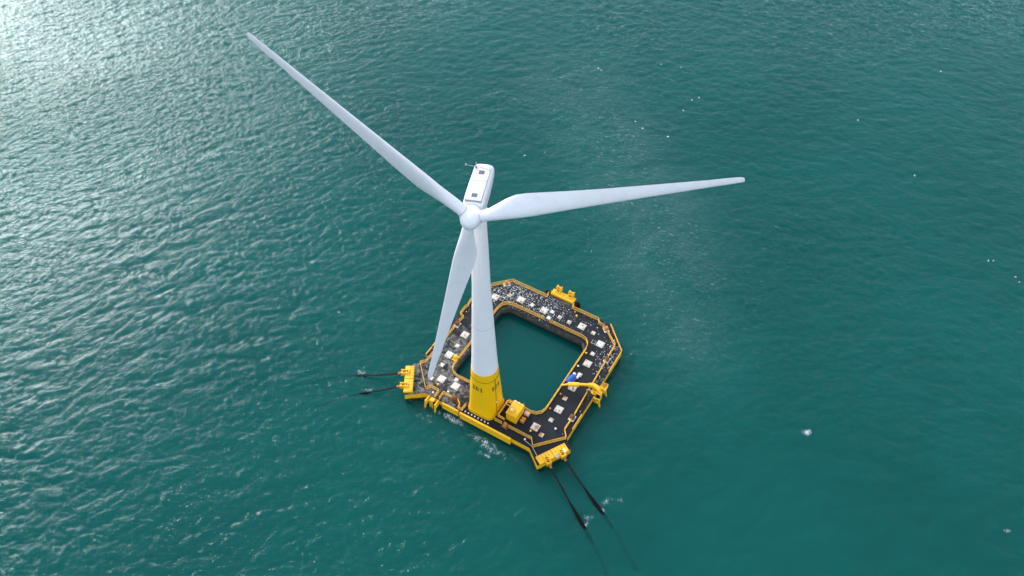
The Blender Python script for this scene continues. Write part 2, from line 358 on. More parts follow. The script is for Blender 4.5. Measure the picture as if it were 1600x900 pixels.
SEA_COL = (0.0001, 0.134, 0.113)
def sea_mat():
    k = NT('sea_water'); p = k.pos()
    ang = math.atan2(0.91, -0.42) - math.pi / 2
    mp = k.coord('Object', (0.55, 1.0, 1.0), (0, 0, -ang))
    mp2 = k.coord('Object', (0.7, 1.0, 1.0), (0, 0, -ang - 0.5))
    na = k.noise(mp, 1.3, 3, 0.6, 0.3); nb = k.noise(mp2, 2.6, 2, 0.6, 0.2)
    x, y, z = k.sep(p)
    inx = k.math('MULTIPLY', k.math('LESS_THAN', k.math('ABSOLUTE', k.math('SUBTRACT', x, 18.0)), 11.0), k.math('LESS_THAN', k.math('ABSOLUTE', k.math('SUBTRACT', y, 18.0)), 11.0))
    rf_ = k.n('ShaderNodeAttribute'); rf_.attribute_name = 'ruffle'
    gain = k.math('MULTIPLY', k.math('SUBTRACT', 1.0, k.math('MULTIPLY', inx, 0.7)), k.math('ADD', 0.72, k.math('MULTIPLY', rf_.outputs['Fac'], 0.9)))
    h = k.math('MULTIPLY', k.math('ADD', k.math('MULTIPLY', na, 0.27), k.math('MULTIPLY', nb, 0.085)), gain)
    bp = k.n('ShaderNodeBump'); bp.inputs['Strength'].default_value = 1.0; bp.inputs['Distance'].default_value = 1.0
    k.l(h, bp.inputs['Height'])
    t = k.t; t.nodes.remove(k.b)
    dif = k.n('ShaderNodeBsdfDiffuse'); 
    big = k.noise(p, 0.02, 3, 0.5)
    k.l(k.mix(k.ramp(big, 0.3, 0.7), tuple(c * 0.85 for c in SEA_COL), tuple(c * 1.15 for c in SEA_COL)), dif.inputs['Color'])
    mk = k.n('ShaderNodeAttribute'); mk.attribute_name = 'painted_haze'
    haze_dif = k.n('ShaderNodeBsdfDiffuse'); haze_dif.inputs[0].default_value = (0.20, 0.26, 0.25, 1)  # pale haze colour mixed into the water body along the streak
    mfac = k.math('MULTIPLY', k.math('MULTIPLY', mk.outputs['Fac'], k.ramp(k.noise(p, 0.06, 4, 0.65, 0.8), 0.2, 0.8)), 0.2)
    tr = k.n('ShaderNodeBsdfTransparent'); tr.inputs[0].default_value = (0.45, 0.92, 0.9, 1)
    body = k.n('ShaderNodeMixShader'); body.inputs[0].default_value = 0.72
    k.l(dif.outputs[0], body.inputs[1]); k.l(tr.outputs[0], body.inputs[2])
    gl = k.n('ShaderNodeBsdfGlossy'); gl.inputs['Roughness'].default_value = 0.10; gl.inputs['Color'].default_value = (0.80, 0.94, 0.97, 1)
    k.l(bp.outputs[0], gl.inputs['Normal'])
    fr = k.n('ShaderNodeFresnel'); fr.inputs['IOR'].default_value = 1.27; k.l(bp.outputs[0], fr.inputs['Normal'])
    bod2 = k.n('ShaderNodeMixShader'); k.l(mfac, bod2.inputs[0]); k.l(body.outputs[0], bod2.inputs[1]); k.l(haze_dif.outputs[0], bod2.inputs[2]); body = bod2
    s1 = k.n('ShaderNodeMixShader'); k.l(fr.outputs[0], s1.inputs[0]); k.l(body.outputs[0], s1.inputs[1]); k.l(gl.outputs[0], s1.inputs[2])
    # foam lies where the attribute is high, broken up by lacy noise
    at = k.n('ShaderNodeAttribute'); at.attribute_name = 'foam'
    l1 = k.noise(p, 1.7, 4, 0.7, 1.4); l2 = k.noise(p, 0.9, 3, 0.65)
    ridge = k.math('SUBTRACT', 1.0, k.math('MULTIPLY', k.math('ABSOLUTE', k.math('SUBTRACT', l1, 0.5)), 12.0))
    q = k.math('ADD', k.math('ADD', at.outputs['Fac'], k.math('MULTIPLY', k.math('MAXIMUM', ridge, -0.6), 0.32)), k.math('MULTIPLY', k.math('SUBTRACT', l2, 0.5), 0.8))
    ff = k.math('MULTIPLY', k.ramp(q, 0.80, 1.14), k.ramp(at.outputs['Fac'], 0.15, 0.4))
    fd = k.n('ShaderNodeBsdfDiffuse'); fd.inputs[0].default_value = (0.75, 0.8, 0.8, 1)
    s2 = k.n('ShaderNodeMixShader'); k.l(k.math('MULTIPLY', ff, 0.65), s2.inputs[0]); k.l(s1.outputs[0], s2.inputs[1]); k.l(fd.outputs[0], s2.inputs[2])
    k.l(s2.outputs[0], k.out.inputs[0]); return k.m
def depth_mat(op):
    k = NT('water_depth'); k.t.nodes.remove(k.b)
    dif = k.n('ShaderNodeBsdfDiffuse'); dif.inputs[0].default_value = (SEA_COL[0], SEA_COL[1] * 1.4, SEA_COL[2] * 1.4, 1)
    if op >= 1: k.l(dif.outputs[0], k.out.inputs[0]); return k.m
    tr = k.n('ShaderNodeBsdfTransparent'); tr.inputs[0].default_value = (0.4, 0.95, 0.95, 1)
    mx = k.n('ShaderNodeMixShader'); mx.inputs[0].default_value = op; k.l(tr.outputs[0], mx.inputs[1]); k.l(dif.outputs[0], mx.inputs[2])
    k.l(mx.outputs[0], k.out.inputs[0]); return k.m

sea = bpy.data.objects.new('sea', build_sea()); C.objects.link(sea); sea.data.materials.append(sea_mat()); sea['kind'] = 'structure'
sea['label'] = 'teal green sea with short wind waves'
for (z, op) in ((-0.8, 0.42), (-5.0, 1.0)):
    mb = MB(); mb.add([(-12000, -12000, z), (12000, -12000, z), (12000, 12000, z), (-12000, 12000, z)], [(0, 1, 2, 3)])
    o = mb.build('water_depth', depth_mat(op)); o['kind'] = 'structure'; o['label'] = 'murky water below the sea surface'

# ------------------------------------------------------------------ platform
DZ = 2.2
plat = thing('floating_platform', (18, 18, 0), 'square ring-shaped floating platform with black deck and yellow sides round a pool', 'platform')
def prism_ring(outer, inner, z0, z1, top=True):
    mo, mi = MB(), MB()
    for mb, poly in ((mo, outer), (mi, inner)):
        n = len(poly)
        mb.add([(x, y, z0) for x, y in poly] + [(x, y, z1) for x, y in poly], [(i, (i + 1) % n, n + (i + 1) % n, n + i) for i in range(n)])
    return mo, mi
def deck_top(outer, inner, z):
    mb = MB(); pts = [(x, y, z) for x, y in outer] + [(x, y, z) for x, y in inner]
    tr = tessellate_polygon([[Vector((x, y, 0)) for x, y in outer], [Vector((x, y, 0)) for x, y in inner]])
    return mb.add(pts, tr)
mo, mi = prism_ring(HULL_OUT, HULL_IN, -4.95, DZ - 0.004)
mo.build('hull_side', M_hull, plat); mi.build('pool_wall', M_conc, plat)
deck_top(HULL_OUT, HULL_IN, DZ).build('deck', M_deck, plat)
# yellow edge strip along front and corner edges
def lip(pts, z, w_, h):
    mb = MB()
    for a, b in zip(pts, pts[1:]):
        a, b = Vector(a), Vector(b); d = b - a; m = (a + b) / 2
        mb.box((m.x, m.y, z), (d.length, w_, h), math.atan2(d.y, d.x))
    return mb
for pts in ([(0.03, 8.3), (0.03, 10.4)], [(0.03, 10.7), (0.03, 17.7)], [(35.95, 8.1), (35.95, 12.1)], [(35.95, 24.4), (35.95, 30.4)], [(35.9, 30.7), (30.6, 36)]):
    lip(pts, DZ + 0.16, 0.18, 0.3).build('edge_kerb', M_rail, plat)
# fender panels standing proud of the front side
for (u0, u1, z0, z1, t) in ((9.9, 13.9, 0.55, 2.42, 0.35), (14.3, 20.3, 0.45, 2.36, 0.45), (20.34, 26.4, 0.45, 2.42, 0.45)):
    MB().cbox(((u0 + u1) / 2, -t / 2 - 0.002, (z0 + z1) / 2), (u1 - u0, t, z1 - z0), 0.08).build('fender_panel', M_yel, plat)
# pool-wall brackets at the rounded inner corners
for (x, y, a) in ((I0 + .72, I1 - .72, 45), (I1 - .72, I1 - .72, -45)):
    MB().box((x, y, 1.1), (1.5, 0.25, 2.0), R(a)).build('corner_plate', M_conc, plat)

# railings: rails as one part, posts as its sub-parts
post_me = MB().tube((0, 0, 0), (0, 0, 1.1), 0.05, 6).mesh('post', M_rail)
def railing(pts, step=1.55, zs=(0.38, 0.74, 1.1), toe=True, r=0.04):
    mb = MB()
    P = [Vector((x, y, DZ)) for x, y in pts]
    for a, b in zip(P, P[1:]):
        for z in zs: mb.tube(a + Vector((0, 0, z)), b + Vector((0, 0, z)), r if z < 1 else r * 1.35, 6)
        if toe:
            d = b - a; mb.box((a + b) / 2 + Vector((0, 0, 0.09)), (d.length, 0.04, 0.16), math.atan2(d.y, d.x))
    o = mb.build('railing', M_rail, plat)
    for i, (a, b) in enumerate(zip(P, P[1:])):
        n = max(1, round((b - a).length / step))
        for k in range(n + (1 if i == len(P) - 2 else 0)): place('post', post_me, a.lerp(b, k / n), o)
    return o
RUNS = [
    [(0.4, 5.6), (5.15, 0.75)], [(5.15, 0.75), (5.8, 1.8), (7.6, 1.8), (7.9, 1.55), (7.85, 0.15)],
    [(0.4, 5.6), (1.25, 6.5), (1.35, 7.8), (1.35, 17.7)], [(1.35, 19.3), (1.6, 20.8), (0.5, 21.1), (0.4, 23.2), (0.65, 24.0), (0.4, 25.4), (0.4, 30.3), (5.6, 35.55)],
    [(8.95, 0.2), (8.9, 1.85), (11.0, 1.85)], [(12.4, 1.85), (13.4, 1.2), (13.5, 0.3), (14.4, 0.3), (14.5, 1.75)],
    [(5.6, 35.55), (14.6, 35.6), (14.6, 36.5)], [(21.1, 36.5), (21.1, 35.6), (27.7, 35.6), (28.4, 34.7), (29.8, 34.5)],
    [(31.1, 33.5), (34.1, 31.0), (34.15, 27.6)], [(34.2, 26.3), (34.5, 18.8)], [(34.5, 17.2), (34.75, 11.1)], [(34.75, 9.7), (34.7, 7.0), (35.9, 5.5)],
    [(31.1, 0.4), (35.9, 5.5)], [(21.35, 1.85), (23.1, 1.85)], [(24.7, 1.85), (30.0, 1.85), (31.1, 0.4)],
]
for r_ in RUNS: railing(r_)
i0, i1, ir = 6.8, 29.1, 2.3
railing(arc(i0 + ir, i0 + ir, ir, 270, 180, 3) + [(i0, 10.2)])
railing([(i0, 11.2), (i0, 27.0)] + arc(i0 + ir, i1 + .45 - ir, ir, 180, 90, 3)[1:] + [(17.2, 29.6)])
railing([(18.6, 29.6)] + arc(i1 - ir, i1 + .45 - ir, ir, 90, 0, 3) + [(i1, 15.2)])
railing([(i1, 15.2)] + arc(i1 - ir, i0 + .3 + ir, ir, 0, -90, 3) + [(25.6, 7.15)])
railing([(9.1, 6.8), (14.6, 6.9)])
railing([(21.6, 7.1), (25.6, 7.15)], toe=False)

# hatches
def hatch_meshes(s):
    c = MB().cbox((0, 0, 0.07), (s, s, 0.14), 0.03)
    l_ = MB().cbox((0, 0, 0.17), (s * 0.84, s * 0.84, 0.06), 0.03)
    return c, l_
HM = {}
eye = MB().cbox((0, 0, 0.06), (0.16, 0.16, 0.12), 0.03).mesh('latch', M_hole)
for s in (1.62, 0.92):
    c, l_ = hatch_meshes(s)
    for m, key in ((M_hatch, 'w'), (M_hatch_p, 'p'), (M_hatch_r, 'r')): HM[s, key] = (c.mesh('hatch_cover', m), l_.mesh('lid', m))
    HM[s, 'h'] = (c.mesh('hatch_cover', M_hatch), l_.mesh('lid', M_hole))
LAB = {'r': 'rust stained hatch cover', 'p': 'patchy off white hatch cover', 'w': 'clean white hatch cover', 'h': 'square hatch with dark rusty opening'}
def hatch(x, y, s, key, rz=0.0):
    c, l_ = HM[s, key]
    o = place('hatch_cover', c, (x, y, DZ), plat, rz); o['label'] = LAB[key]
    place('lid', l_, (x, y, DZ), o)
    if key != 'h': place('latch', eye, (x + s * 0.3 * random.choice((-1, 1)), y + s * 0.28 * random.choice((-1, 1)), DZ + 0.15), o)
for (x, y, k_) in ((6.5, 4.7, 'w'), (10.0, 4.7, 'w'), (4.4, 10.75, 'w'), (4.4, 17.0, 'p'), (4.4, 23.3, 'p'), (4.45, 29.6, 'p'), (9.95, 31.9, 'p'), (15.95, 31.9, 'p'), (25.4, 32.25, 'p'), (31.1, 30.0, 'w'), (31.1, 24.0, 'p'), (31.25, 17.0, 'p'), (31.35, 10.8, 'p'), (29.25, 4.75, 'r')):
    hatch(x, y, 1.62, k_)
for (x, y, k_) in ((4.5, 3.75, 'w'), (9.3, 6.1, 'w'), (4.55, 7.75, 'w'), (4.6, 13.6, 'w'), (4.5, 20.3, 'p'), (7.05, 31.7, 'p'), (17.75, 32.5, 'w'), (17.9, 30.6, 'w'), (19.95, 32.0, 'p'), (22.4, 31.8, 'p'), (28.4, 31.9, 'p'), (12.9, 31.9, 'w'), (30.85, 26.85, 'w'), (31.0, 20.6, 'w'), (31.15, 13.8, 'r'), (31.2, 7.8, 'p'), (31.2, 3.8, 'r'), (6.1, 29.9, 'h'), (29.6, 29.75, 'h')):
    hatch(x, y, 0.92, k_)
# rusty winch / valve boxes set in gaps of the railing
def railbox(x, y, rz, plate_m, box_m, lab):
    mb = MB().cbox((x, y, DZ + 0.06), (1.5, 1.2, 0.12), 0.03, rz); o = mb.build('valve_base', plate_m, plat); o['label'] = lab
    b = MB().cbox((x, y, DZ + 0.42), (0.75, 0.9, 0.6), 0.1, rz); b.tube((x, y, DZ + .6), (x, y, DZ + 1.05), 0.1, 8); b.build('valve_box', box_m, o)
    w_ = MB(); w_.lathe([(0.32, 0), (0.36, 0.05), (0.32, 0.1)], (x, y, DZ + 1.02), 12); w_.build('hand_wheel', box_m, o)
for a in ((1.4, 18.5, R(90), M_hatch, M_rust, 'brown rusty valve box on white base'), (4.7, 34.2, R(40), M_hatch, M_orust, 'orange rusty valve box on white base'),
          (30.4, 34.2, R(-45), M_hatch, M_orust, 'orange rusty valve box on white base'), (34.2, 26.95, R(90), M_hatch, M_rust, 'brown rusty valve box on white base'),
          (34.65, 10.4, R(90), M_hatch, M_rust, 'brown rusty valve box on white base'), (11.7, 1.95, 0, M_rust, M_rust, 'brown rusty valve box'),
          (23.9, 1.85, 0, M_rust, M_orust, 'brown rusty valve box'), (6.1, 10.7, R(90), M_yel, M_yel, 'yellow valve box beside the pool')):
    railbox(*a)
# low vents, mushroom caps and white studs
vent = {}
for key, m in (('y', M_yel), ('w', M_pale), ('o', M_orust)):
    vent[key] = MB().lathe([(0.14, 0), (0.14, 0.22), (0.22, 0.24), (0.22, 0.32), (0.12, 0.38), (0.02, 0.4)], n=12).mesh('deck_vent', m, 40)
for (x, y, k_) in ((6.6, 3.1, 'y'), (28.9, 3.4, 'y'), (28.9, 1.15, 'w'), (29.75, 10.0, 'o'), (29.9, 14.2, 'o'), (29.7, 22.3, 'w'), (29.6, 26.2, 'y'), (33.0, 6.4, 'w'), (23.0, 34.2, 'y'), (22.2, 35.0, 'o'), (9.5, 2.7, 'w'), (6.9, 0.9, 'w')):
    place('deck_vent', vent[k_], (x, y, DZ), plat)
stud = MB().lathe([(0.15, 0), (0.15, 0.22), (0.1, 0.28)], n=10).mesh('stud', M_pale, 40)
for i in range(9): place('stud', stud, (14.35 + i * 0.78, 0.52, DZ), plat)

# mooring porches: plate on trestles with two fairleads
def porch(o, d, name_lab, half=3.3, depth=1.9, fair=(-1.65, 1.65), white=None):
    """o centre of outer edge, d outward unit direction"""
    d = Vector(d).normalized(); t = Vector((-d.y, d.x)); a = math.atan2(t.y, t.x); o = Vector(o)
    def W(s, e, z): q = o + t * s + d * e; return Vector((q.x, q.y, z))
    root = MB()
    for sgn in (-1, 1):
        root.cbox(W(sgn * half / 2, -depth / 2 + 0.25, DZ + 0.32), (half - 0.05, depth, 0.55), 0.08, a)
    ro = root.build('mooring_porch', M_yel, plat); ro['label'] = name_lab
    st = MB()
    for k in range(9):
        s = -half + 0.4 + k * (2 * half - 0.8) / 8
        for e in (-1.4, -0.85): st.lathe([(0.09, 0), (0.09, 0.1), (0.02, 0.12)], W(s, e, DZ + 0.595), 6)
    st.build('bolt_row', M_orust, ro)['kind'] = 'stuff'
    hoops = []
    for s in fair:
        f = MB()
        for q in (-0.42, 0.42): f.box(W(s + q, 0.35, DZ + 0.45), (0.16, 1.5, 1.0), a)
        f.box(W(s, -0.3, DZ + 0.75), (1.1, 0.5, 0.35), a); f.tube(W(s - .5, .8, DZ + .5), W(s + .5, .8, DZ + .5), 0.22, 10)
        fo = f.build('fairlead', M_yel, ro)
        g = MB().box(W(s, -0.28, DZ + 0.94), (0.55, 0.2, 0.04), a); g.build('chain_slot', M_hole, fo)
        h = MB()
        h.tube(W(s - .12, 1.0, DZ + .45), W(s - .12, 1.7, DZ + .1), 0.11, 8); h.tube(W(s + .12, 1.0, DZ + .45), W(s + .12, 1.7, DZ + .1), 0.11, 8)
        h.tube(W(s - .2, 1.7, DZ + .1), W(s + .2, 1.7, DZ + .1), 0.14, 8); h.build('shackle', M_orust, fo)
        hoops.append(W(s, 1.75, DZ + 0.08))
    return ro, hoops
dFL = Vector((-6.5, -3.9)).normalized(); dFR = Vector((6.5, -3.9)).normalized()
pFL, hFL = porch((0.15, 0.65), dFL, 'yellow mooring porch with two chain fairleads')
pFR, hFR = porch((35.85, 0.65), dFR, 'yellow mooring porch with one plate missing')
# rear porch stands on a bracket outside the hull
br = MB(); br.box((17.8, 37.0, DZ - 0.35), (7.2, 2.0, 0.5)); br.build('porch_bracket', M_conc, plat)
rp, hB = porch((17.8, 38.1), (0, 1), 'yellow mooring porch on bracket outside the back side', half=2.9, depth=1.6, fair=(-1.5, 1.6))
for s in (-1.5, 1.6):
    f = MB()
    for q in (-.55, .55): f.box((17.8 - s + q, 38.5, DZ + 1.05), (0.14, 0.9, 1.3))
    f.tube((17.8 - s - .6, 38.5, DZ + 1.7), (17.8 - s + .6, 38.5, DZ + 1.7), 0.14, 8); f.tube((17.8 - s - .6, 38.1, DZ + 1.2), (17.8 - s + .6, 38.1, DZ + 1.2), 0.12, 8)
    f.build('roller_frame', M_yel, rp)
bf = MB(); bf.lathe([(0.5, -1.2), (0.8, -0.9), (0.8, 0.7), (0.5, 1.0)], (21.5, 37.2, DZ - 0.6), 14); bf.lathe([(0.5, -1.0), (0.7, -0.8), (0.7, 0.6), (0.5, 0.8)], (14.0, 37.0, DZ - 0.6), 14)
bf.build('rubber_fender', M_black, plat, 50)
# grey worn plate bits on the right front porch
a_ = math.atan2(dFR.x, -dFR.y)
MB().box((36.35, 1.1, DZ + 0.605), (0.9, 0.7, 0.03), R(59)).build('bare_plate', M_steel, pFR)
MB().box((37.0, 2.8, DZ + 0.62), (0.45, 0.9, 0.05), R(59)).build('bare_plate', M_pale, pFR)

# boat landings
def landing(P0, ax, out, w_, lab, lean=0.35):
    """two fender tubes with braces, ladder between; P0 mid point on hull edge"""
    ax, out = Vector((*ax, 0)), Vector((*out, 0)); P0 = Vector((*P0, 0)); Z = Vector((0, 0, 1))
    pl = MB(); pl.box(P0 + out * 0.5 + Z * 2.28, (0.9, 0.9, 0.06))
    o = pl.build('boat_landing', M_yel, plat); o['label'] = lab
    for s in (-1, 1):
        b = P0 + ax * (s * w_ / 2); root = MB(); e_ = b + ax * (s * 0.15)
        root.tube(b + out * 1.3 + Z * 2.3, e_ + out * 1.85 - Z * 1.4, 0.21, 12)
        root.tube(b + Z * 2.1, b + out * 1.3 + Z * 2.2, 0.14, 8); root.tube(b + Z * 0.9, b + out * 1.6 + Z * 0.6, 0.12, 8)
        root.tube(b + Z * 2.0, b + out * 1.6 + Z * 0.8, 0.12, 8)
        root.build('fender_tube', M_yel, o, 40)
    l_ = MB()
    for s in (-0.35, 0.35): l_.tube(P0 + ax * s + out * 1.1 + Z * 3.0, P0 + ax * s + out * 1.2 - Z * 1.0, 0.07, 6)
    for k in range(12): l_.tube(P0 - ax * 0.35 + out * 1.13 + Z * (2.9 - k * .33), P0 + ax * 0.35 + out * 1.13 + Z * (2.9 - k * .33), 0.04, 5)
    l_.build('ladder', M_yel, o)
    return o
landing((7.7, 0), (1, 0), (0, -1), 2.3, 'yellow boat landing with two fender tubes and ladder below the front railing gap')
lr = landing((36, 18.6), (0, 1), (1, 0), 2.9, 'yellow boat landing with two fender tubes under the crane')
gw = MB()
for z in (0.15, 0.55, 0.95): gw.path([(36.1, 20.9, DZ + z), (37.5, 20.9, DZ + z), (37.5, 19.2, DZ + z)], 0.06)
for (x, y) in ((36.2, 20.9), (36.8, 20.9), (37.5, 20.9), (37.5, 19.2)): gw.tube((x, y, DZ), (x, y, DZ + 0.95), 0.06)
gw.build('guard_cage', M_rail, lr)
gf = MB()
for k in range(6): gf.box((36.15 + k * 0.25, 20.3, DZ + 0.03), (0.14, 1.1, 0.05))
gf.build('grating', M_yel, lr)
# mooring line lying over the right front corner
MB().path([(29.0, 0.9, DZ + .25), (30.9, 0.4, DZ + .5), (33.2, -1.2, DZ + .62)], 0.05, 5).build('stray_rope', M_rope, plat)

# ------------------------------------------------------------------ wind turbine
TX, TY = 17.95, 4.15
turb = thing('wind_turbine', (TX, TY, DZ), 'tall white three-bladed wind turbine with yellow foot marked ID1', 'wind turbine')
def tp_ring(z, n=64):
    """section goes from a rounded square at the deck to a circle at the top"""
    T = [(2.2, 3.14, 4.6), (2.55, 3.14, 4.6), (2.6, 3.02, 4.4), (3.2, 2.96, 4.2), (5.0, 2.90, 3.6), (9.0, 2.83, 2.9), (13.0, 2.73, 2.3), (16.3, 2.64, 2.0)]
    for (za, ra, ea), (zb, rb, eb) in zip(T, T[1:]):
        if za <= z <= zb: f = (z - za) / (zb - za); r_ = ra + (rb - ra) * f; e = ea + (eb - ea) * f; break
    out = []
    for i in range(n):
        t = 2 * math.pi * i / n; out.append((TX + tp_r(r_, e, t) * math.cos(t), TY + tp_r(r_, e, t) * math.sin(t), z))
    return out
def tp_r(r_, e, t): return r_ / (abs(math.cos(t)) ** e + abs(math.sin(t)) ** e) ** (1 / e)
def tp_at(t, z):
    n = 256; return tp_ring(z, n)[int(round(t / (2 * math.pi) * n)) % n]
tpm = MB().rings([tp_ring(z) for z in (2.2, 2.55, 2.6, 3.2, 4, 5, 7, 9, 11, 13, 15, 16.3)], True, True)
tp = tpm.build('transition_piece', M_tp, turb, 60)
bl = MB()
for i in range(88):
    t = 2 * math.pi * i / 88; p = tp_at(t, 2.4); q = Vector((p[0] - TX, p[1] - TY, 0)) * 0.985
    bl.tube((TX + q.x, TY + q.y, 2.5), (TX + q.x, TY + q.y, 2.75), 0.07, 6)
bl.build('bolt_ring', M_orust, tp)['kind'] = 'stuff'
cb = MB(); ring = [Vector(p) for p in tp_ring(14.3, 48)]
ring = [Vector((TX + (p.x - TX) * 1.012, TY + (p.y - TY) * 1.012, p.z)) for p in ring]; cb.path(ring + ring[:1], 0.055, 5)
for z0, z1 in ((14.3, 11.5), (11.5, 8), (8, 5), (5, 3)):
    cb.tube(Vector(tp_at(R(-12), z0)), Vector(tp_at(R(-12), z1)), 0.08, 6)
cb.build('cable', M_rust, tp)
MB().box(Vector(tp_at(R(-12), 6.6)), (0.3, 0.3, 0.4)).build('junction_box', M_pale, tp)
# lettering ID1 on the foot, twice round
def glyphs():
    I = [[(-.12, 0), (.12, 0), (.12, 1), (-.12, 1)], [(-.26, 0), (.26, 0), (.26, .12), (-.26, .12)], [(-.26, .88), (.26, .88), (.26, 1), (-.26, 1)]]
    D = [[(-.33, 0), (-.12, 0), (-.12, 1), (-.33, 1)]]
    o = [(.0 + .36 * math.sin(R(a)), .5 - .5 * math.cos(R(a))) for a in range(0, 181, 20)]
    i_ = [(.0 + .18 * math.sin(R(a)), .5 - .35 * math.cos(R(a))) for a in range(0, 181, 20)]
    o = [(-.12, 0)] + o + [(-.12, 1)]; i_ = [(-.12, .15)] + i_ + [(-.12, .85)]
    for k in range(len(o) - 1): D.append([o[k], o[k + 1], i_[k + 1], i_[k]])
    N1 = [[(-.1, 0), (.12, 0), (.12, 1), (-.1, 1)], [(-.26, 0), (.28, 0), (.28, .12), (-.26, .12)], [(-.34, .70), (-.1, .84), (-.1, 1), (-.34, .84)]]
    return (I, D, N1)
def lettering(t0, z0, h):
    mb = MB()
    for G, off in zip(glyphs(), (-0.85, -0.02, 0.85)):
        for poly in G:
            vs_ = []
            for x, y in poly:
                t = t0 + (off + x) * h * 0.82 / 2.85; p = Vector(tp_at(t, z0 + y * h)); q = Vector((p.x - TX, p.y - TY, 0)).normalized()
                vs_.append(p + q * 0.03)
            mb.add(vs_, [(0, 1, 2, 3)])
    mb.build('lettering', M_text, tp)
for t in (-92, -8, 82, 172): lettering(R(t), 11.1, 1.25)
# tower tube
prof = [(16.3, 2.61), (20, 2.42), (24, 2.27), (30, 2.03), (40.5, 1.62), (50, 1.45), (58.0, 1.24)]
tw = MB().rings([[(TX + r_ * math.cos(2 * math.pi * i / 64), TY + r_ * math.sin(2 * math.pi * i / 64), z) for i in range(64)] for z, r_ in prof])
tower = tw.build('tower', M_tower, turb, 60)
for (z, r_) in ((30.0, 2.035), (16.42, 2.63)):
    MB().lathe([(r_ + .002, -.03), (r_ + .012, -.02), (r_ + .012, .02), (r_ + .002, .03)], (TX, TY, z), 64).build('flange_seam', M_seam if z > 20 else M_tp, tower, 60)

yaw, tilt = R(158.4), R(6)
nrm = Vector((math.sin(yaw) * math.cos(tilt), math.cos(yaw) * math.cos(tilt), math.sin(tilt)))
rtv = Vector((-math.cos(yaw), math.sin(yaw), 0)); upv = rtv.cross(nrm) * -1
if upv.z < 0: upv = -upv
HUB = Vector((17.66, 4.12, 60.2)) + nrm * 4.0
def H(s, w_, u): return HUB - nrm * s + rtv * w_ + upv * u
def nac_ring(s, hw, top, bot, n=40):
    out = []
    for i in range(n):
        t = 2 * math.pi * i / n; c, s_ = math.cos(t), math.sin(t); e = 3.6 if s_ > 0 else 2.6
        r_ = 1 / (abs(c) ** e + abs(s_) ** e) ** (1 / e)
        out.append(H(s, hw * r_ * c, (top + bot) / 2 + (top - bot) / 2 * r_ * s_))
    return out
nac = MB().rings([nac_ring(*a) for a in ((1.45, 1.35, 1.45, -1.5), (1.6, 1.55, 1.62, -1.7), (2.2, 1.68, 1.86, -1.85), (4, 1.75, 1.92, -1.95), (7, 1.75, 1.92, -1.95), (9, 1.70, 1.90, -1.6), (10.7, 1.66, 1.88, -1.1), (11.25, 1.6, 1.82, -0.95), (11.4, 1.46, 1.68, -0.8))])
nacelle = nac.build('nacelle', M_white, turb, 50)
def slab(s0, s1, w0, w1, u0, u1):
    P = [H(s, w_, u) for s in (s0, s1) for w_ in (w0, w1) for u in (u0, u1)]
    return MB().add(P, [(0, 1, 3, 2), (4, 6, 7, 5), (0, 4, 5, 1), (2, 3, 7, 6), (0, 2, 6, 4), (1, 5, 7, 3)])
rf = slab(1.75, 6.85, -1.22, 1.22, 1.7, 1.985).build('roof_panel', M_roof, nacelle)
slab(6.9, 10.3, -1.22, 1.22, 1.7, 1.96).build('roof_panel', M_roof, nacelle)
for w0, w1 in ((-1.27, -1.235), (1.235, 1.27)): slab(1.8, 10.3, w0, w1, 1.6, 1.97).build('roof_seam', M_seam, nacelle)
slab(1.68, 1.735, -1.27, 1.27, 1.6, 1.93).build('roof_seam', M_seam, nacelle)
slab(6.6, 7.15, -1.1, 1.1, 1.9, 2.06).build('roof_ridge', M_white, nacelle)
for s in (2.5, 8.4): slab(s, s + 0.85, -0.42, 0.42, 1.9, 2.03).build('skylight', M_glass, nacelle)
mast = MB()
for w_, s in ((-1.05, 9.8), (1.15, 9.5)):
    mast.tube(H(s, w_, 1.9), H(s, w_, 2.9), 0.03, 6); mast.tube(H(s, w_, 2.9), H(s, w_, 3.1), 0.06, 6)
mast.tube(H(9.8, -2.6, 2.4), H(9.5, 1.15, 2.3), 0.03, 6); mast.tube(H(10.3, -1.05, 1.95), H(9.5, 1.15, 2.0), 0.03, 6)
mast.build('sensor_mast', M_steel, nacelle)
MB().cbox(H(9.8, -2.7, 2.45), (0.22, 0.22, 0.28), 0.05).build('wind_vane', M_steel, nacelle)
MB().tube(H(9.85, -1.05, 1.9), H(9.85, -1.05, 2.35), 0.14, 8).build('warning_light', M_glass, nacelle)
# yaw collar under the nacelle
MB().lathe([(1.22, 57.2), (1.45, 57.6), (1.5, 58.6)], (TX, TY, 0), 40).build('yaw_collar', M_white, turb, 50)
# hub and spinner
sp = [(1.38, 1.40), (0.9, 1.58), (0.0, 1.62), (-0.7, 1.56), (-1.3, 1.36), (-1.8, 1.02), (-2.1, 0.6), (-2.22, 0.15)]
hub = MB().rings([[H(s, r_ * math.cos(2 * math.pi * i / 40), r_ * math.sin(2 * math.pi * i / 40)) for i in range(40)] for s, r_ in sp]).build('hub', M_white, turb, 60)
MB().rings([[H(s, r_ * math.cos(2 * math.pi * i / 40), r_ * math.sin(2 * math.pi * i / 40)) for i in range(40)] for s, r_ in ((1.5, 1.2), (1.36, 1.2))]).build('hub_gap', M_seam, hub)
